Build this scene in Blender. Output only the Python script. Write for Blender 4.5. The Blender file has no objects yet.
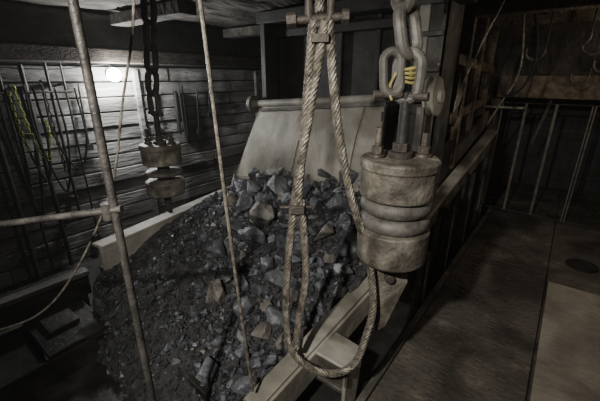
import bpy, bmesh, math, random
from mathutils import Vector, Matrix, noise
random.seed(7)
V=Vector
# ---------------------------------------------------------------- materials
def mat(name, c1, c2, rough=0.8, metal=0.0, scale=6.0, bump=0.3, stretch=(1,1,1), c3=None, lo=0.35, hi=0.65, bscale=None, dist=.02, blot=None):
    m=bpy.data.materials.new(name); m.use_nodes=True
    nt=m.node_tree; N=nt.nodes; L=nt.links
    bs=N['Principled BSDF']
    tc=N.new('ShaderNodeTexCoord'); mp=N.new('ShaderNodeMapping'); mp.inputs['Scale'].default_value=stretch
    L.new(tc.outputs['Object'],mp.inputs['Vector'])
    n1=N.new('ShaderNodeTexNoise'); n1.inputs['Scale'].default_value=scale; n1.inputs['Detail'].default_value=8; n1.inputs['Roughness'].default_value=0.65
    L.new(mp.outputs['Vector'],n1.inputs['Vector'])
    cr=N.new('ShaderNodeValToRGB'); cr.color_ramp.elements[0].position=lo; cr.color_ramp.elements[1].position=hi
    cr.color_ramp.elements[0].color=(*c1,1); cr.color_ramp.elements[1].color=(*c2,1)
    if c3:
        e=cr.color_ramp.elements.new((lo+hi)/2+0.08); e.color=(*c3,1)
    L.new(n1.outputs['Fac'],cr.inputs['Fac']); col=cr.outputs['Color']
    if blot:
        n3=N.new('ShaderNodeTexNoise'); n3.inputs['Scale'].default_value=blot[0]; n3.inputs['Detail'].default_value=5; n3.inputs['Distortion'].default_value=.6
        L.new(tc.outputs['Object'],n3.inputs['Vector'])
        c4=N.new('ShaderNodeValToRGB'); c4.color_ramp.elements[0].position=.42; c4.color_ramp.elements[1].position=.58
        d=blot[1]; c4.color_ramp.elements[0].color=(d,d*.97,d*.92,1); c4.color_ramp.elements[1].color=(1,1,1,1)
        L.new(n3.outputs['Fac'],c4.inputs['Fac'])
        mx=N.new('ShaderNodeMix'); mx.data_type='RGBA'; mx.blend_type='MULTIPLY'; mx.inputs['Factor'].default_value=1
        L.new(col,mx.inputs['A']); L.new(c4.outputs['Color'],mx.inputs['B']); col=mx.outputs['Result']
    L.new(col,bs.inputs['Base Color'])
    n2=N.new('ShaderNodeTexNoise'); n2.inputs['Scale'].default_value=bscale or scale*5; n2.inputs['Detail'].default_value=6
    L.new(mp.outputs['Vector'],n2.inputs['Vector'])
    bp=N.new('ShaderNodeBump'); bp.inputs['Strength'].default_value=bump; bp.inputs['Distance'].default_value=dist
    L.new(n2.outputs['Fac'],bp.inputs['Height']); L.new(bp.outputs['Normal'],bs.inputs['Normal'])
    bs.inputs['Roughness'].default_value=rough; bs.inputs['Metallic'].default_value=metal
    return m
M={}
M['board']=mat('whitewashed_board',(.12,.118,.11),(.46,.455,.425),.85,0,2.2,.7,(1,.35,2.5),bscale=14,blot=(1.3,.45),dist=.03)
M['ceil']=mat('formed_concrete',(.035,.031,.026),(.15,.137,.115),.9,0,2.0,1,(1.5,.5,1),bscale=9,dist=.06,blot=(.9,.42))
M['ceilbeam']=mat('old_timber',(.04,.032,.024),(.135,.11,.085),.9,0,4,.6,(1,1,3),blot=(1.5,.5))
M['timber']=mat('dry_timber',(.06,.045,.03),(.23,.178,.125),.85,0,3,.6,(3,.6,3),blot=(1.5,.5))
M['steel']=mat('dusty_steel',(.08,.076,.067),(.25,.237,.208),.6,.25,5,.25,c3=(.15,.142,.125),blot=(2,.5))
M['pale']=mat('dusty_pale_steel',(.22,.21,.18),(.48,.46,.40),.65,.1,3,.3,(1,1,1),lo=.3,hi=.7,blot=(1.6,.55))
M['lip']=mat('dusty_lip_plate',(.20,.189,.16),(.39,.37,.315),.6,.15,2.5,.35,(1.5,1.5,.5),lo=.3,hi=.7,blot=(1.8,.6))
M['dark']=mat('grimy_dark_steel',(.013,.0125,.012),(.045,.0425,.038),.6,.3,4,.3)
M['black']=mat('sooty_black',(.005,.005,.005),(.015,.015,.015),.9,0,4,.3)
M['rust']=mat('rusty_steel',(.04,.032,.026),(.16,.134,.108),.6,.3,9,.35,c3=(.085,.071,.058))
M['pipe']=mat('dark_painted_pipe',(.025,.023,.021),(.105,.097,.085),.5,.3,12,.3)
M['rope']=mat('greasy_wire_rope',(.06,.053,.042),(.30,.27,.215),.45,.4,25,.3)
M['weight']=mat('dusty_cast_steel',(.10,.09,.073),(.37,.335,.275),.6,.2,7,.45,c3=(.24,.217,.178),blot=(5,.48))
M['rubber']=mat('dusty_rubber',(.04,.037,.033),(.15,.14,.122),.6,0,8,.2)
M['floor']=mat('dusty_floor_plate',(.055,.048,.039),(.24,.212,.172),.72,0,2.6,.9,c3=(.11,.098,.08),lo=.3,hi=.72,bscale=22,blot=(1.2,.4))
M['slab']=mat('worn_slab_steel',(.19,.167,.138),(.38,.34,.282),.7,.05,2.2,.5,lo=.3,hi=.7,bscale=20,blot=(1.3,.65))
M['rock']=mat('ore_rock',(.045,.048,.055),(.28,.29,.312),.45,0,6,.9,c3=(.11,.115,.128),bscale=16,dist=.03)
M['rockd']=mat('dark_ore_rock',(.014,.016,.020),(.11,.116,.13),.42,0,7,.9,bscale=16,dist=.03)
M['rockb']=mat('brown_ore_rock',(.05,.046,.041),(.23,.213,.19),.55,0,7,.9,bscale=16,dist=.03)
M['rockl']=mat('pale_ore_rock',(.10,.105,.112),(.38,.39,.405),.5,0,8,.9,c3=(.2,.207,.218),bscale=16,dist=.03)
M['soil']=mat('fine_ore_soil',(.015,.0155,.016),(.07,.071,.072),.92,0,14,1.0,bscale=50,dist=.03)
M['yellow']=mat('yellow_green_chain',(.25,.30,.02),(.55,.6,.08),.5,0,9,.1)
M['ystrap']=mat('yellow_strap',(.22,.19,.06),(.42,.36,.12),.8,0,20,.2)
M['lowfloor']=mat('wet_lower_floor',(.012,.012,.012),(.05,.048,.044),.55,.0,2,.5,bscale=18)
M['plate']=mat('grimy_platform_plate',(.016,.016,.0155),(.075,.073,.068),.42,.4,3,.35,blot=(1.5,.5))
M['mesh']=mat('gate_steel',(.10,.09,.078),(.24,.215,.185),.6,.3,8,.1)
def emis(name,c,s):
    m=bpy.data.materials.new(name); m.use_nodes=True
    b=m.node_tree.nodes['Principled BSDF']; b.inputs['Base Color'].default_value=(*c,1)
    b.inputs['Emission Color'].default_value=(*c,1); b.inputs['Emission Strength'].default_value=s
    return m
M['bulb']=emis('lamp_glass',(.95,.97,1),120)
# ---------------------------------------------------------------- builder
class B:
    def __init__(s,name,bevel=0.0,smooth=True):
        s.name=name; s.bm=bmesh.new(); s.mats=[]; s.bev=bevel; s.smooth=smooth
    def mi(s,k):
        if k not in s.mats: s.mats.append(k)
        return s.mats.index(k)
    def _fin(s,vs,k):
        i=s.mi(k); fs=set()
        for v in vs:
            for f in v.link_faces: fs.add(f)
        for f in fs: f.material_index=i
    def box(s,a,b,k,rot=None):
        a=V(a);b=V(b);c=(a+b)/2;d=b-a
        m=Matrix.Translation(c)
        if rot is not None: m=m@rot
        m=m@Matrix.Diagonal((abs(d.x),abs(d.y),abs(d.z),1))
        r=bmesh.ops.create_cube(s.bm,size=1,matrix=m); s._fin(r['verts'],k)
    def beam(s,p,q,w,h,k,up=(0,0,1)):
        p=V(p);q=V(q);d=q-p;L=d.length;y=d.normalized();x=y.cross(V(up)).normalized();z=x.cross(y)
        m=Matrix((( x.x,y.x,z.x,0),(x.y,y.y,z.y,0),(x.z,y.z,z.z,0),(0,0,0,1)))
        m=Matrix.Translation((p+q)/2)@m@Matrix.Diagonal((w,L,h,1))
        r=bmesh.ops.create_cube(s.bm,size=1,matrix=m); s._fin(r['verts'],k)
    def prism(s,pts,thick,k):
        t=V(thick); a=[s.bm.verts.new(V(p)) for p in pts]; b=[s.bm.verts.new(V(p)+t) for p in pts]; n=len(a); i0=s.mi(k)
        fs=[s.bm.faces.new(a),s.bm.faces.new(b[::-1])]+[s.bm.faces.new((a[i],a[(i+1)%n],b[(i+1)%n],b[i])) for i in range(n)]
        for f in fs:f.material_index=i0
    def cyl(s,p,q,r,k,n=20,r2=None):
        p=V(p);q=V(q);d=q-p
        m=Matrix.Translation((p+q)/2)@d.to_track_quat('Z','Y').to_matrix().to_4x4()
        o=bmesh.ops.create_cone(s.bm,cap_ends=True,segments=n,radius1=r,radius2=r if r2 is None else r2,depth=d.length,matrix=m)
        s._fin(o['verts'],k)
    def lathe(s,c,prof,k,n=40,axis=(0,0,1)):
        c=V(c); q=V(axis).to_track_quat('Z','Y'); rings=[]
        for r,z in prof:
            rings.append([s.bm.verts.new(c+q@V((r*math.cos(2*math.pi*i/n),r*math.sin(2*math.pi*i/n),z))) for i in range(n)])
        i0=s.mi(k)
        for a,b in zip(rings,rings[1:]):
            for i in range(n):
                f=s.bm.faces.new((a[i],a[(i+1)%n],b[(i+1)%n],b[i])); f.material_index=i0
        for rg in (rings[0],rings[-1]):
            f=s.bm.faces.new(rg); f.material_index=i0
    def sweep(s,pts,r,k,n=8,closed=False):
        pts=[V(p) for p in pts]; N=len(pts); rings=[]; nrm=None
        for i in range(N):
            if closed: t=pts[(i+1)%N]-pts[i-1]
            else: t=pts[min(i+1,N-1)]-pts[max(i-1,0)]
            t.normalize()
            if nrm is None:
                nrm=t.orthogonal().normalized()
            nrm=(nrm-t*nrm.dot(t)).normalized(); bn=t.cross(nrm)
            rr=r(i/(N-1)) if callable(r) else r
            rings.append([s.bm.verts.new(pts[i]+(nrm*math.cos(2*math.pi*j/n)+bn*math.sin(2*math.pi*j/n))*rr) for j in range(n)])
        i0=s.mi(k); pr=list(zip(rings,rings[1:]))
        for a,b in pr:
            for j in range(n):
                f=s.bm.faces.new((a[j],a[(j+1)%n],b[(j+1)%n],b[j])); f.material_index=i0
        if closed:
            a,b=rings[-1],rings[0]
            off=min(range(n),key=lambda o:(a[0].co-b[o].co).length)
            for j in range(n):
                f=s.bm.faces.new((a[j],a[(j+1)%n],b[(j+1+off)%n],b[(j+off)%n])); f.material_index=i0
        else:
            for rg in (rings[0],rings[-1]):
                f=s.bm.faces.new(rg); f.material_index=i0
    def link(s,c,axis,side,length,width,r,k):
        c=V(c);a=V(axis).normalized();b=V(side);b=(b-a*b.dot(a)).normalized()
        R=width/2-r; h=length/2-r-R; P=[]
        for i in range(9):
            t=math.pi*i/8; P.append(c+a*(h+R*math.sin(t))+b*R*math.cos(t))
        for i in range(9):
            t=math.pi+math.pi*i/8; P.append(c+a*(-h+R*math.sin(t))+b*R*math.cos(t))
        s.sweep(P,r,k,10,True)
    def chain(s,p,q,length,width,r,k,twist=0.0):
        p=V(p);q=V(q);d=q-p;pitch=length-2*r*1.1;n=max(1,int(d.length/pitch));a=d.normalized()
        x=a.orthogonal().normalized();y=a.cross(x)
        for i in range(n):
            ang=twist+(i%2)*math.pi/2+random.uniform(-.12,.12)
            s.link(p+a*pitch*(i+.5),a,x*math.cos(ang)+y*math.sin(ang),length,width,r,k)
        return p+a*pitch*n
    def rope(s,pts,r,k,pitch=.16,strands=6):
        P=smooth(pts)
        ds=[0]
        for a,b in zip(P,P[1:]): ds.append(ds[-1]+(b-a).length)
        L=ds[-1];n=int(L/ (pitch/10));R=[];j=0
        for i in range(n+1):
            t=L*i/n
            while j<len(ds)-2 and ds[j+1]<t: j+=1
            u=(t-ds[j])/max(1e-6,ds[j+1]-ds[j]); R.append(P[j].lerp(P[j+1],min(1,u)))
        nrm=None;fr=[]
        for i in range(n+1):
            t=(R[min(i+1,n)]-R[max(i-1,0)]).normalized()
            if nrm is None:nrm=t.orthogonal().normalized()
            nrm=(nrm-t*nrm.dot(t)).normalized(); fr.append((nrm.copy(),t.cross(nrm)))
        sr=r*.38
        for sgi in range(strands):
            pp=[]
            for i in range(n+1):
                an=2*math.pi*(sgi/strands + (L*i/n)/pitch)
                pp.append(R[i]+(fr[i][0]*math.cos(an)+fr[i][1]*math.sin(an))*(r-sr))
            s.sweep(pp,sr,k,6)
        s.sweep(R,r*.4,'black',6)
    def done(s,parent=None,sub=None):
        bmesh.ops.recalc_face_normals(s.bm,faces=s.bm.faces)
        me=bpy.data.meshes.new(s.name); s.bm.to_mesh(me); s.bm.free()
        for k in s.mats: me.materials.append(M[k])
        if s.smooth:
            for p in me.polygons:p.use_smooth=True
            try: me.set_sharp_from_angle(angle=math.radians(35))
            except Exception: pass
        o=bpy.data.objects.new(s.name,me); bpy.context.scene.collection.objects.link(o)
        if s.bev>0:
            md=o.modifiers.new('bevel','BEVEL'); md.width=s.bev; md.segments=2; md.limit_method='ANGLE'
        if parent:o.parent=parent
        return o
def smooth(pts,k=14):
    pts=[V(p) for p in pts]; P=[pts[0]*2-pts[1]]+pts+[pts[-1]*2-pts[-2]]; out=[]
    for i in range(1,len(P)-2):
        a,b,c,d=P[i-1:i+3]
        for j in range(k):
            t=j/k
            out.append(.5*((2*b)+(c-a)*t+(2*a-5*b+4*c-d)*t*t+(3*b-a-3*c+d)*t**3))
    out.append(pts[-1]); return out
def empty(name,loc=(0,0,0)):
    o=bpy.data.objects.new(name,None); bpy.context.scene.collection.objects.link(o); return o
def rnd_dir(): return V((random.gauss(0,1),random.gauss(0,1),random.gauss(0,1))).normalized()
def make_templates(n,lo,hi,bev):
    out=[]
    for _ in range(n):
        bm=bmesh.new()
        sc=V((random.uniform(.8,1.3),random.uniform(.65,1.05),random.uniform(.5,.9)))
        vs=[]
        for _ in range(random.randint(lo,hi)):
            d=rnd_dir()*random.uniform(.75,1.0); vs.append(bm.verts.new((d.x*sc.x,d.y*sc.y,d.z*sc.z)))
        r=bmesh.ops.convex_hull(bm,input=vs)
        dl=[e for e in r['geom_interior'] if isinstance(e,bmesh.types.BMVert)]
        if dl: bmesh.ops.delete(bm,geom=dl,context='VERTS')
        if bev:
            bmesh.ops.dissolve_limit(bm,angle_limit=.16,verts=bm.verts,edges=bm.edges)
            bmesh.ops.bevel(bm,geom=bm.edges[:],offset=.035,segments=1,affect='EDGES')
        bmesh.ops.triangulate(bm,faces=bm.faces)
        bmesh.ops.recalc_face_normals(bm,faces=bm.faces)
        bm.verts.index_update()
        out.append(([v.co.copy() for v in bm.verts],[[v.index for v in f.verts] for f in bm.faces])); bm.free()
    return out
TB=make_templates(45,11,19,True); TS=make_templates(25,8,13,False)
class Rocks:
    def __init__(s,name): s.name=name; s.v=[]; s.f=[]; s.m=[]; s.mats=[]
    def add(s,c,size,k,T):
        vs,fs=random.choice(T); q=Matrix.Rotation(random.uniform(0,6.28),3,rnd_dir()); o=len(s.v); c=V(c)
        if k not in s.mats: s.mats.append(k)
        i=s.mats.index(k)
        s.v+=[c+(q@v)*size for v in vs]; s.f+=[[o+j for j in f] for f in fs]; s.m+=[i]*len(fs)
    def done(s,parent=None):
        me=bpy.data.meshes.new(s.name); me.from_pydata(s.v,[],s.f); me.polygons.foreach_set('material_index',s.m)
        for k in s.mats: me.materials.append(M[k])
        me.update(); o=bpy.data.objects.new(s.name,me); bpy.context.scene.collection.objects.link(o)
        if parent: o.parent=parent
# ---------------------------------------------------------------- room shell
LF=-0.5
b=B('wall_left',.01)
z=LF
while z<2.55:
    h=.235; off=random.uniform(-.02,.02)
    ys=[-2.0,random.uniform(.5,2.5),random.uniform(3.5,5.5),7.2]
    for a,c in zip(ys,ys[1:]):
        o2=off+random.uniform(-.012,.012)
        b.box((-6.12,a+.005,z+.012),(-6.0+o2,c-.005,min(z+h-.010,2.6)),'board')
    z+=h
b.box((-6.3,-2,LF-.2),(-6.1,7.2,3.5),'black')
for y in (.0,3.1,6.0): b.box((-6.0,y,LF),(-5.93,y+.09,2.52),'board')
b.done()
b=B('wall_left_header_beam',.015)
b.box((-6.1,-2,2.60),(-5.72,7.15,2.80),'ceilbeam')
b.box((-6.1,-2,2.83),(-5.85,7.15,3.28),'ceil')
b.done()
b=B('ceiling')
nx,ny=150,90; g=[]
for i in range(nx+1):
    r=[]
    for j in range(ny+1):
        x=-6.3+9.9*i/nx; y=-2+9.4*j/ny
        z=3.32+.05*noise.noise(V((x*1.2,y*.8,0)))+.03*noise.noise(V((x*4,y*3,2)))+(.025 if i%7==0 else 0)
        r.append(b.bm.verts.new((x,y,z)))
    g.append(r)
k=b.mi('ceil')
for i in range(nx):
    for j in range(ny): b.bm.faces.new((g[i][j],g[i][j+1],g[i+1][j+1],g[i+1][j]))
b.box((-6.3,-2,3.42),(3.6,7.4,3.5),'ceil')
b.done()
b=B('ceiling_beams',.012)
for y in (.9,2.75,4.9,6.4):
    b.box((-5.7,y,3.12),(-3.95,y+.26,3.27),'ceil')
for y in (3.0,4.6,5.8):
    b.box((-1.1,y,3.04),(3.4,y+.22,3.27),'timber')
for x in (-.5,.15,.8,1.8):
    b.box((x,2.2,3.14),(x+.16,7.1,3.27),'timber')
b.done()
b=B('wall_right'); b.box((3.5,-2,-.2),(3.7,9.6,3.5),'ceil'); b.done()
b=B('wall_rear'); b.box((-6.3,-2.2,LF-.2),(3.7,-2,3.5),'ceil'); b.done()
b=B('wall_back',.01)
b.box((-6.3,7.2,LF),(-1.03,7.5,3.5),'ceil')
b.box((-1.03,7.2,2.42),(3.6,7.5,3.5),'ceil')
b.box((2.9,7.2,0),(3.6,7.5,2.42),'ceil')
b.box((-1.1,7.12,2.06),(3.0,7.5,2.42),'timber')
b.box((-1.16,7.1,0),(-1.03,7.5,2.04),'timber')
b.done()
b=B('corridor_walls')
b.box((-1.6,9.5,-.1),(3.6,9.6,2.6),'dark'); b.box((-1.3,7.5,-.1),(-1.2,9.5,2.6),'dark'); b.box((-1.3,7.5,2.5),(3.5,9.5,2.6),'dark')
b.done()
b=B('floor',.006)
b.box((-.8,-2,-.3),(3.5,9.5,-.03),'black')
ys=[-2,-.3,1.5,3.2,5.0,7.2,9.5]
xs=[-.8,.20,1.4,2.45,3.5]
for a,c in zip(xs,xs[1:]):
    for d,e in zip(ys,ys[1:]):
        b.box((a+.005,d+.005,-.05),(c-.005,e-.005,random.uniform(-.006,.003)),'floor')
b.box((-.86,-2,-.14),(-.8,7.2,.02),'steel')
for y in [2.2+.11*i for i in range(40)]:
    for x in (-.62,-.42,-.22,-.02):
        if random.random()<.8: b.box((x,y,-.002),(x+.07,y+.018,.010),'floor')
b.done()
b=B('floor_cover_plate',.006); b.box((.22,-1.6,.004),(2.4,4.72,.035),'slab'); b.box((2.42,-1.6,.004),(3.45,4.2,.03),'slab'); b.done()
b=B('drain_cover'); b.lathe((.56,5.5,.004),[(.18,0),(.18,.012),(.14,.012),(.14,.004),(.01,.004)],'dark',32); b.done()
b=B('floor_lower'); b.box((-6.1,-2,LF-.15),(-.8,7.2,LF),'lowfloor'); b.done()
b=Rocks('floor_debris')
for i in range(500):
    x=-.78+abs(random.gauss(0,.4)); y=random.uniform(1.5,6.8); s=random.uniform(.004,.014)
    b.add((x,y,.0+s*.4),s,'rockd',TS)
b.done()
# ---------------------------------------------------------------- ore bin
def left_rim(t): return V((-3.52-.42*t,1.2+2.35*t,.72))
b=B('ore_bin',.008)
p,q=left_rim(0),left_rim(1)
b.beam(p+V((0,0,-.11)),q+V((0,0,-.11)),.05,.30,'pale')
b.beam(p+V((-.06,0,.03)),q+V((-.06,0,.03)),.18,.035,'pale')
b.beam(p+V((-.09,0,-.7)),q+V((-.09,0,-.7)),.05,.95,'dark')
b.beam((-3.55,1.08,.0),(-1.2,1.08,-.25),.05,.75,'dark')
b.beam((-1.2,1.05,.46),(-1.2,2.95,.56),.13,.045,'pale')
b.beam((-1.13,1.05,.34),(-1.13,2.95,.42),.03,.24,'pale')
b.beam((-1.24,1.05,.0),(-1.24,3.3,.0),.04,.95,'dark')
b.beam((-1.2,2.95,.56),(-.95,6.4,1.56),.15,.05,'pale')
b.beam((-1.14,2.95,.46),(-.9,6.4,1.46),.03,.2,'steel')
b.beam((-1.3,3.1,.72),(-1.1,6.6,1.75),.05,.25,'steel')
b.box((-1.24,2.9,LF),(-1.2,6.8,.6),'dark')
b.box((-1.16,4.4,LF),(-1.12,6.8,1.0),'dark')
for y,zt in ((3.35,.62),(4.2,.88),(5.1,1.12),(6.2,1.45)):
    b.box((-1.0,y,LF),(-.88,y+.03,zt),'steel'); b.box((-1.0,y,LF),(-.97,y+.12,zt),'steel'); b.box((-.91,y,LF),(-.88,y+.12,zt),'steel')
b.box((-1.14,1.66,.28),(-.86,1.70,.46),'steel'); b.box((-1.14,1.66,.20),(-.9,1.86,.24),'steel')
b.prism([(-.90,1.66,-.10),(-.90,1.82,-.10),(-.90,1.92,.42),(-.90,1.66,.46)],(.03,0,0),'pale')
b.prism([(-1.14,1.64,.46),(-.87,1.64,.46),(-.87,1.93,.42),(-1.14,1.93,.45)],(0,0,.025),'pale')
b.box((-1.2,1.0,-.06),(-.88,3.3,-.02),'dark')
b.done()
b=B('chute_lip_plate')
n=14;m=10
def lip(u,t,o=0):
    xb=-3.95+2.30*u; xt=-3.72+2.02*u
    x=xb+(xt-xb)*t
    y=3.5+.38*t-.10*math.sin(math.pi*t)*.6
    z=(.93+.22*u)+( (1.97+.18*u)-(.93+.22*u))*t
    return V((x,y+o,z))
gr=[[b.bm.verts.new(lip(i/n,j/m)) for j in range(m+1)] for i in range(n+1)]
gb=[[b.bm.verts.new(lip(i/n,j/m,.045)) for j in range(m+1)] for i in range(n+1)]
k=b.mi('lip')
for i in range(n):
    for j in range(m):
        b.bm.faces.new((gr[i][j],gr[i+1][j],gr[i+1][j+1],gr[i][j+1])); b.bm.faces.new((gb[i][j],gb[i][j+1],gb[i+1][j+1],gb[i+1][j]))
for i in range(n):
    b.bm.faces.new((gr[i][0],gb[i][0],gb[i+1][0],gr[i+1][0])); b.bm.faces.new((gr[i][m],gr[i+1][m],gb[i+1][m],gb[i][m]))
for j in range(m):
    b.bm.faces.new((gr[0][j],gr[0][j+1],gb[0][j+1],gb[0][j])); b.bm.faces.new((gr[n][j],gb[n][j],gb[n][j+1],gr[n][j+1]))
b.beam(lip(0,0)+V((0,-.02,0)),lip(1,0)+V((0,-.02,0)),.03,.05,'lip')
b.beam(lip(0,.96)+V((0,-.03,0)),lip(1,.96)+V((0,-.03,0)),.03,.04,'steel')
b.beam(lip(0,0)+V((-.02,.02,0)),lip(0,1)+V((-.02,.02,0)),.04,.06,'steel',up=(1,0,0))
b.cyl((-3.92,3.9,2.0),(-1.17,3.9,2.2),.055,'lip',24)
b.cyl((-3.96,3.9,1.995),(-3.90,3.9,2.0),.13,'steel',28); b.cyl((-4.0,3.9,1.99),(-3.96,3.9,1.995),.05,'rust',20)
b.lathe((-1.2,3.9,2.2),[(.06,-.06),(.2,-.055),(.21,-.03),(.15,-.02),(.15,.02),(.21,.03),(.2,.055),(.07,.06),(.07,.1),(.01,.1)],'pale',36,(1,0,0.07))
for u in (.46,.86):
    b.sweep([lip(u,t/10,-.004) for t in range(11)],.008,'steel',6)
b.done()
b=B('skip_shaft_housing',.008)
b.box((-3.85,4.02,LF),(-3.76,4.3,3.27),'dark')
b.box((-3.76,4.35,2.0),(-1.55,4.4,3.27),'dark')
b.box((-3.85,4.3,LF),(-3.8,7.1,3.27),'dark')
for x in (-3.2,-2.65,-2.1): b.box((x,4.28,1.9),(x+.05,4.35,3.27),'dark')
b.box((-3.72,4.2,2.95),(-1.5,4.35,3.05),'dark')
b.box((-3.9,4.0,3.12),(-1.0,4.3,3.27),'dark')
b.box((-1.53,4.0,1.1),(-1.17,4.04,3.27),'steel'); b.box((-1.53,4.0,1.0),(-1.49,4.4,3.27),'steel'); b.box((-1.21,4.0,1.1),(-1.17,4.5,3.27),'steel')
b.box((-1.47,3.96,2.2),(-1.36,4.0,3.27),'pale')
for zz in (2.45,2.8,3.1):
    b.box((-1.50,3.94,zz),(-1.20,4.0,zz+.05),'steel')
b.box((-1.72,3.75,1.05),(-1.2,3.8,2.02),'dark')
b.box((-1.60,3.55,.75),(-1.56,4.2,2.1),'steel')
b.box((-1.3,3.7,1.0),(-1.22,4.1,2.1),'steel')
b.box((-1.21,4.5,1.0),(-1.17,6.8,1.6),'dark')
for y in (4.9,5.6,6.4):
    b.box((-1.25,y,1.2),(-1.13,y+.1,3.27),'timber')
b.beam((-1.19,4.6,1.9),(-1.19,6.9,2.05),.05,.12,'timber'); b.beam((-1.19,4.6,2.6),(-1.19,6.9,2.5),.05,.12,'timber')
b.done()
# ---------------------------------------------------------------- ore heap
def hz(x,y):
    t=max(0,min(1.1,(y-1.1)/2.4)); u=max(0,min(1,(x+3.8)/2.6))
    L=.50+.40*t; R=.10+.95*t**1.25
    z=L*(1-u)+R*u+.12*math.sin(math.pi*u)*(.5+.5*t)
    z+=.10*noise.noise(V((x*1.7,y*1.7,3)))+.03*noise.noise(V((x*6,y*6,1)))
    if y<1.14: z-=(1.14-y)*(1.15+.5*noise.noise(V((x*3,y*2,9))))
    return z
heap=empty('ore_rock_pile')
b=B('fine_ore_base')
nx,ny=190,200
g=[]
for i in range(nx+1):
    r=[]
    for j in range(ny+1):
        y0=.62+.10*noise.noise(V((i*.05,3,1)))
        y=y0+(3.85-y0)*j/ny; xl=-3.5-.42*min(1.1,(y-1.2)/2.35)+max(0,1.05-y)*1.6; x=xl+(-1.22-xl)*i/nx
        z=hz(x,y)+.014*noise.noise(V((x*22,y*22,0)))+.03*abs(noise.noise(V((x*11,y*11,5))))
        if y>3.5: z-=.05
        r.append(b.bm.verts.new((x,y,z)))
    g.append(r)
k=b.mi('soil')
for i in range(nx):
    for j in range(ny): b.bm.faces.new((g[i][j],g[i+1][j],g[i+1][j+1],g[i][j+1]))
b.done(heap)
def bound(y):
    pts=[(1.1,-1.6),(1.5,-2.05),(1.93,-2.7),(2.6,-3.2),(3.5,-3.8),(4,-3.8)]
    for (a,p),(c,q) in zip(pts,pts[1:]):
        if y<=c: return p+(q-p)*(y-a)/(c-a)
    return -3.8
b=Rocks('lump_ore')
placed=[]
for it in range(18000):
    y=random.uniform(.95,3.55); x=random.uniform(-3.8,-1.3)
    if x<bound(y)+random.gauss(0,.14): continue
    if it<130: s=random.uniform(.16,.23)
    elif it<700: s=random.uniform(.10,.16)
    elif it<3600: s=random.uniform(.055,.10)
    else: s=random.uniform(.025,.055)
    s*= .68+.32*min(1,max(0,y-1.1)/1.2)
    if x+s*.8>-1.24: continue
    if any((px-x)**2+(py-y)**2<(.66*(ps+s))**2 for px,py,ps in placed): continue
    placed.append((x,y,s))
    b.add((x,y,hz(x,y)+s*random.uniform(.2,.7)),s,random.choice(['rock','rock','rock','rock','rockd','rockd','rockb','rockb','rockl']),TB)
b.done(heap)
b=Rocks('ore_pebbles')
for it in range(11000):
    y=random.uniform(.72,3.5); x=random.uniform(-3.75,-1.28); r_=random.random()
    s=random.uniform(.008,.022) if r_<.85 else random.uniform(.022,.05)
    if x<bound(y) and random.random()<.4: continue
    if x+s>-1.24 or x-s<-3.5-.42*(y-1.2)/2.35+.04+max(0,1.05-y)*1.6: continue
    b.add((x,y,hz(x,y)+s*.5+(.02 if x>bound(y) else .012)),s,random.choice(['rock','rockd','rockd','soil','soil','soil','soil']),TS)
b.done(heap)
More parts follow.
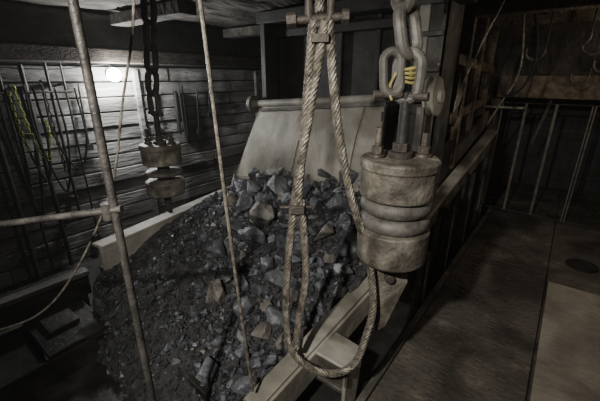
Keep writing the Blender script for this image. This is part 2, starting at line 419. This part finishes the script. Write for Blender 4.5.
# ---------------------------------------------------------------- suspension assemblies
CR=V((math.cos(.66),math.sin(.66),0))
def suspension(name,x,y,zt,seed,chain_top,big):
    e=empty(name)
    b=B('spring_housing',.004)
    R=.228
    b.lathe((x,y,zt),[(.01,0),(R-.012,0),(R,-.012),(R,-.055),(R-.008,-.062),(R-.008,-.225),(R-.03,-.235),(.05,-.235)],'weight',48)
    lw=.225 if big else .17
    b.lathe((x,y,zt-.43),[(.05,0),(R-.03,0),(R-.008,-.012),(R-.012,-lw+.015),(R-.025,-lw),(.02,-lw)],'weight',48)
    for zc in (-.285,-.385) if big else (-.34,):
        hh=.048 if big else .03
        pr=[(.04,zc-hh)]+[(R-.06+.045*math.cos(t*math.pi/8-math.pi/2),zc+hh*math.sin(t*math.pi/8-math.pi/2)) for t in range(9)]+[(.04,zc+hh)]
        b.lathe((x,y,zt),pr,'rubber',44)
    b.cyl((x,y,zt-.45),(x,y,zt+.02),.07,'dark')
    for s_,hh in ((-.135,.17),(.135,.14)):
        bx,by=x+CR.x*s_,y+CR.y*s_
        b.cyl((bx,by,zt-.02),(bx,by,zt+hh),.02,'rust',12); b.cyl((bx,by,zt),(bx,by,zt+.02),.045,'rust',16); b.cyl((bx,by,zt+.02),(bx,by,zt+.065),.036,'rust',6)
    b.cyl((x,y,zt),(x,y,zt+.035),.07,'rust',24)
    b.cyl((x,y,zt),(x,y,zt+.36),.03,'dark',16)
    b.cyl((x,y,zt+.035),(x,y,zt+.085),.05,'rust',6)
    b.done(e)
    b=B('lower_drawbar',.004)
    b.cyl((x,y,zt-.78),(x,y,zt-.6),.04,'rust',14)
    c=V((x,y,0)); U=CR
    pts=[c+U*.10+V((0,0,zt-.66)),c-U*.10+V((0,0,zt-.66)),c-U*.12+V((0,0,zt-.82)),c-U*.08+V((0,0,zt-1.0)),c-U*.06+V((0,0,zt-1.25)),c+U*.01+V((0,0,zt-1.2)),c+U*.13+V((0,0,zt-.84))]
    nn=V((-CR.y,CR.x,0))*.04
    if big: b.prism([p_-nn/2 for p_ in pts],nn,'weight'); b.cyl(c+V((0,0,zt-.80))-nn*1.4,c+V((0,0,zt-.80))+nn*1.4,.032,'rust',14)
    else: b.box((x-.05,y-.02,zt-.85),(x+.05,y+.02,zt-.72),'rust')
    b.done(e)
    b=B('load_chain')
    top=V(chain_top); bot=V((x,y,zt+.36))
    ck='rust' if not big else 'steel'
    b.link(bot+V((0,0,.08)),(0,0,1),(1,.2,0),.30,.18,.03,ck)
    b.cyl(bot+V((-.12,0,-.02)),bot+V((.12,0,-.02)),.024,'rust',12)
    b.chain(bot+V((0,0,.19)),top,.30,.185,.032,ck,seed)
    if big:
        b.link(bot-CR*.08+V((0,-.02,.10)),(-.1,0,1),CR,.26,.14,.024,ck)
        b.cyl(bot-CR*.17+V((0,-.02,-.01)),bot-CR*.02+V((0,-.02,-.01)),.022,'rust',12)
        for i in range(4):
            b.link((x-.005,y,zt+.42+i*.02),(1,.3,.12*(i-2)),(0,1,.1),.10,.09,.008,'ystrap')
        b.sweep(smooth([(x-.05,y-.05,zt+.46),(x-.07,y-.08,zt+.38),(x-.04,y-.1,zt+.32)]),.007,'ystrap',6)
    b.done(e)
    return e
suspension('skip_suspension',-.73,1.9,1.96,.4,(-.96,1.9,3.5),True)
suspension('skip_suspension',-3.66,2.1,1.68,1.1,(-3.45,2.1,3.4),False)
# ---------------------------------------------------------------- wire rope sling
e=empty('wire_rope_sling')
b=B('loop_rope')
b.rope([(-1.05,1.56,2.66),(-1.10,1.53,2.3),(-1.14,1.5,2.0),(-1.185,1.475,1.67),(-1.225,1.45,1.2),(-1.22,1.43,.80),(-1.15,1.42,.62),(-1.016,1.48,.51),(-.89,1.57,.49),(-.80,1.65,.58),(-.77,1.73,.78),(-.765,1.78,.98),(-.82,1.76,1.35),(-.93,1.68,1.77),(-1.0,1.62,2.2),(-1.04,1.58,2.66)],.026,'rope',.17)
b.rope([(-1.10,1.53,2.66),(-1.13,1.51,2.2),(-1.16,1.49,1.75),(-1.145,1.5,1.67),(-1.12,1.51,1.2),(-1.15,1.47,.85),(-1.14,1.43,.66)],.025,'rope',.17)
b.rope([(-1.075,1.55,3.24),(-1.075,1.55,2.7)],.026,'rope',.17)
b.done(e)
b=B('rope_clamps',.003)
b.box((-1.215,1.44,1.64),(-1.125,1.53,1.69),'rust',Matrix.Rotation(.6,4,'Z'))
b.cyl((-1.25,1.42,1.67),(-1.10,1.54,1.67),.010,'rust',10)
b.cyl((-1.19,1.47,2.66),(-.97,1.63,2.68),.020,'rust',14); b.cyl((-1.21,1.455,2.66),(-1.17,1.485,2.665),.038,'rust',6); b.cyl((-.99,1.62,2.68),(-.96,1.64,2.68),.034,'rust',6)
b.link((-1.075,1.55,2.72),(0,0,1),(.8,.6,0),.20,.15,.02,'rust')
b.box((-1.12,1.51,2.56),(-1.03,1.60,2.60),'rust',Matrix.Rotation(.6,4,'Z'))
b.done(e)
# ---------------------------------------------------------------- near rail and hanging lines
b=B('guard_rail')
b.cyl((-1.39,.56,.0),(-1.39,.56,3.24),.0165,'pipe',16)
b.cyl((-2.45,-.19,1.70),(-1.36,.575,1.895),.014,'pipe',14)
b.cyl((-2.45,-.19,LF),(-2.45,-.19,1.73),.016,'pipe',14)
b.cyl((-1.41,.54,1.85),(-1.41,.54,1.92),.022,'pipe',14)
b.done()
b=B('signal_cable')
b.sweep(smooth([(-1.33,.985,3.24),(-1.30,1.01,2.69),(-1.26,1.04,1.6),(-1.21,1.08,.55)]),.0095,'rope',8)
b.done()
b=B('slack_hand_rope')
b.sweep(smooth([(-1.47,.87,3.24),(-1.51,.84,2.69),(-1.60,.77,2.3),(-1.72,.69,1.87),(-1.94,.52,1.41),(-2.2,.35,1.1),(-2.6,.1,.9)]),.006,'rope',8)
b.done()
# ---------------------------------------------------------------- left wall dressing
e=empty('wall_lamp')
b=B('lamp_glass'); b.lathe((-5.86,2.75,2.43),[(.005,-.10),(.06,-.09),(.10,-.03),(.10,.03),(.06,.07),(.005,.08)],'bulb',20,(1,0,-.2)); b.done(e)
b=B('lamp_base'); b.lathe((-5.99,2.75,2.45),[(.08,0),(.08,.03),(.05,.04),(.045,.05),(.01,.05)],'dark',24,(1,0,-.2)); b.sweep(smooth([(-5.97,2.75,2.5),(-5.98,2.7,2.58),(-5.98,1.9,2.5),(-5.98,.8,2.55)]),.008,'dark',6); b.done(e)
b=B('wall_pipes')
for y,zt,zb,r in ((1.83,2.58,.3,.02),(2.02,2.58,-.45,.013),(1.55,2.55,-.45,.03),(1.30,2.58,-.4,.02),(1.1,2.58,-.45,.035),(1.0,2.58,-.45,.02)):
    b.cyl((-5.85,y,zb),(-5.85,y,zt),r,'dark',12)
    for zz in (zb+.3,zt-.3): b.box((-6.0,y-.04,zz),(-5.85,y+.04,zz+.03),'rust')
b.cyl((-5.8,.4,2.2),(-5.8,2.1,2.2),.015,'steel',10)
b.done()
b=B('hanging_hoses')
for y0,y1,zm,r in ((1.35,1.6,1.0,.016),(1.5,1.85,.8,.014),(3.8,3.88,1.2,.014),(1.15,1.45,.5,.02),(1.7,2.1,1.1,.012),(1.2,1.3,.9,.018)):
    b.sweep(smooth([(-5.72,y0,2.3),(-5.7,y0,1.6),(-5.68,(y0+y1)/2,zm),(-5.7,y1,1.5),(-5.74,y1,2.25)]),r,'black',8)
b.done()
b=B('wall_tools',.004)
b.box((-5.97,3.83,1.35),(-5.9,3.87,2.15),'dark'); b.box((-5.97,4.0,1.35),(-5.9,4.03,2.1),'dark')
for y,zt,ln in ((2.2,2.3,.9),(3.4,2.2,.6),(4.3,2.2,.8),(4.6,2.2,.5)):
    b.cyl((-5.93,y,zt-ln),(-5.93,y+.03,zt),.014,'dark',8); b.box((-5.97,y-.05,zt-ln-.1),(-5.9,y+.05,zt-ln),'dark')
for y in (2.35,1.75): b.chain((-5.9,y,2.35),(-5.9,y+.05,1.0),.09,.055,.009,'dark')
b.done()
b=B('yellow_marker_chain')
def drape(pts,l,w,r):
    P=smooth(pts,20); last=P[0]; i=0; pitch=l-2*r; acc=0
    for a,c in zip(P,P[1:]):
        acc+=(c-a).length
        if acc>=pitch:
            d=(c-last).normalized(); sd=V((1,0,0)) if i%2 else d.cross(V((1,0,0)))
            b.link((c+last)/2,d,sd,l,w,r,'yellow'); last=c; acc=0; i+=1
drape([(-5.62,1.36,2.3),(-5.62,1.40,1.8),(-5.62,1.46,1.45),(-5.62,1.55,1.3),(-5.62,1.62,1.6),(-5.62,1.62,1.85)],.075,.045,.006)
drape([(-5.62,1.3,2.25),(-5.62,1.31,1.7),(-5.62,1.35,1.45)],.075,.045,.006)
b.done()
b=B('loading_platform',.008)
b.beam((-3.74,-.6,.47),(-3.70,1.1,.47),.12,.05,'steel'); b.beam((-3.76,-.6,.32),(-3.72,1.1,.32),.03,.26,'dark')
for y in (-.3,.5,1.0): b.box((-3.80,y,LF),(-3.72,y+.06,.3),'dark')
b.box((-3.66,.46,.22),(-2.95,.95,.26),'plate'); b.box((-3.66,-.5,.16),(-2.95,.43,.20),'plate')
b.box((-2.92,.30,-.03),(-2.3,.95,.01),'plate'); b.box((-2.92,-.6,-.06),(-2.3,.26,-.02),'plate')
b.box((-2.27,-.6,-.16),(-1.3,.92,-.12),'plate')
b.box((-3.66,-.5,-.1),(-3.6,.95,.2),'dark'); b.box((-2.97,-.6,-.3),(-2.93,.95,.22),'plate'); b.box((-2.31,-.6,-.3),(-2.27,.95,-.02),'plate')
b.box((-3.45,.55,.26),(-3.2,.8,.30),'plate')
for x in (-3.5,-2.8,-1.5):
    for y in (-.4,.8): b.box((x,y,LF),(x+.08,y+.08,.18 if x<-3 else -.15),'dark')
b.done()
# ---------------------------------------------------------------- back right
b=B('mesh_gate')
def gate(x0,x1,y0,y1):
    p=[V((x0,y0,.06)),V((x1,y1,.06)),V((x1,y1,1.98)),V((x0,y0,1.98))]
    for a,c,k in ((p[0],p[3],'mesh'),(p[1],p[2],'mesh'),(p[0],p[1],'dark'),(p[3],p[2],'dark')): b.cyl(a,c,.012,k,8)
    n=int((p[1]-p[0]).length/.09)
    for i in range(1,n): b.cyl(p[0].lerp(p[1],i/n),p[3].lerp(p[2],i/n),.0022,'dark',4)
    for i in range(1,21): b.cyl(p[0].lerp(p[3],i/21),p[1].lerp(p[2],i/21),.0022,'dark',4)
gate(-.96,-.62,7.05,7.05); gate(-.60,-.2,7.05,7.05); gate(-.18,.26,7.05,7.0); gate(.3,.9,7.0,7.05); gate(.95,1.6,7.05,7.05); gate(1.65,2.4,7.05,7.05)
b.done()
b=B('gate_chain'); b.chain((-.28,6.98,2.04),(-.42,6.98,1.3),.08,.05,.008,'steel'); b.done()
b=B('wall_shelf',.004); b.box((-1.22,6.78,1.90),(-.62,6.98,1.93),'pale'); b.box((-1.2,6.9,1.6),(-1.15,6.95,1.9),'steel'); b.done()
b=B('hanging_hooks_and_cables')
for (x,y,z) in ((.05,5.6,2.75),(.2,5.7,2.55),(.0,6.3,2.4),(-.5,5.4,2.7),(-.1,4.9,2.8)):
    b.sweep([(x+.10*math.cos(t),y,z+.10*math.sin(t)) for t in [math.pi*(.9+1.15*i/14) for i in range(15)]],.016,'rust',8)
    b.cyl((x+.1,y,z+.02),(x+.1,y,3.26),.01,'dark',8)
b.sweep(smooth([(-.75,4.5,3.26),(-.95,4.5,2.7),(-1.1,4.5,2.2),(-1.12,4.5,2.0)]),.012,'rope',8)
b.sweep(smooth([(-.7,5.2,3.26),(-.6,5.2,2.5),(-.75,5.2,2.05),(-.85,5.2,1.8)]),.012,'rope',8)
b.sweep(smooth([(-.6,5.0,3.26),(-.45,5.0,2.7),(-.5,5.0,2.3),(-.7,5.0,2.2),(-.8,5.0,2.6),(-.75,5.0,3.0)]),.014,'black',8)
b.done()
b=B('hanging_panel',.006); b.box((-2.1,6.9,1.6),(-1.3,7.15,2.5),'dark'); b.box((-1.9,6.88,1.75),(-1.5,6.9,2.3),'steel'); b.done()
# ---------------------------------------------------------------- lights
def light(name,typ,loc,energy,col,size=.1,target=None,angle=None,blend=.5):
    l=bpy.data.lights.new(name,typ); l.energy=energy; l.color=col
    if typ=='AREA': l.size=size
    else: l.shadow_soft_size=size
    if typ=='SPOT': l.spot_size=math.radians(angle); l.spot_blend=blend
    o=bpy.data.objects.new(name,l); o.location=loc
    if target is not None: o.rotation_euler=(V(target)-V(loc)).to_track_quat('-Z','Y').to_euler()
    bpy.context.scene.collection.objects.link(o); return o
light('wall_lamp_light','POINT',(-5.68,2.75,2.43),150,(.97,.98,1),.08)
light('ceiling_lamp_key','SPOT',(-.55,-.9,3.2),560,(1,.955,.88),.05,(-1.5,3.0,.4),88,1.0)
light('ceiling_lamp_corridor','POINT',(1.3,5.0,2.7),40,(1,.86,.68),.05)
light('added_fill_light','AREA',(1.2,-1.4,3.1),2,(.85,.92,1),.9,(-2,2.5,.5))  # added weak cool fill to lift the ore, no fitting hangs here
w=bpy.data.worlds.new('world'); bpy.context.scene.world=w; w.use_nodes=True
w.node_tree.nodes['Background'].inputs[0].default_value=(.5,.55,.6,1); w.node_tree.nodes['Background'].inputs[1].default_value=.003
vs=w.node_tree.nodes.new('ShaderNodeVolumeScatter'); vs.inputs['Density'].default_value=.003; vs.inputs['Anisotropy'].default_value=.3
w.node_tree.links.new(vs.outputs[0],w.node_tree.nodes['World Output'].inputs['Volume'])
c=bpy.data.cameras.new('camera'); c.lens=20.4; c.sensor_width=36; c.clip_start=.02
o=bpy.data.objects.new('camera',c); o.location=(0,0,2.4); o.rotation_euler=(math.radians(70),0,math.radians(37.7))
bpy.context.scene.collection.objects.link(o); bpy.context.scene.camera=o
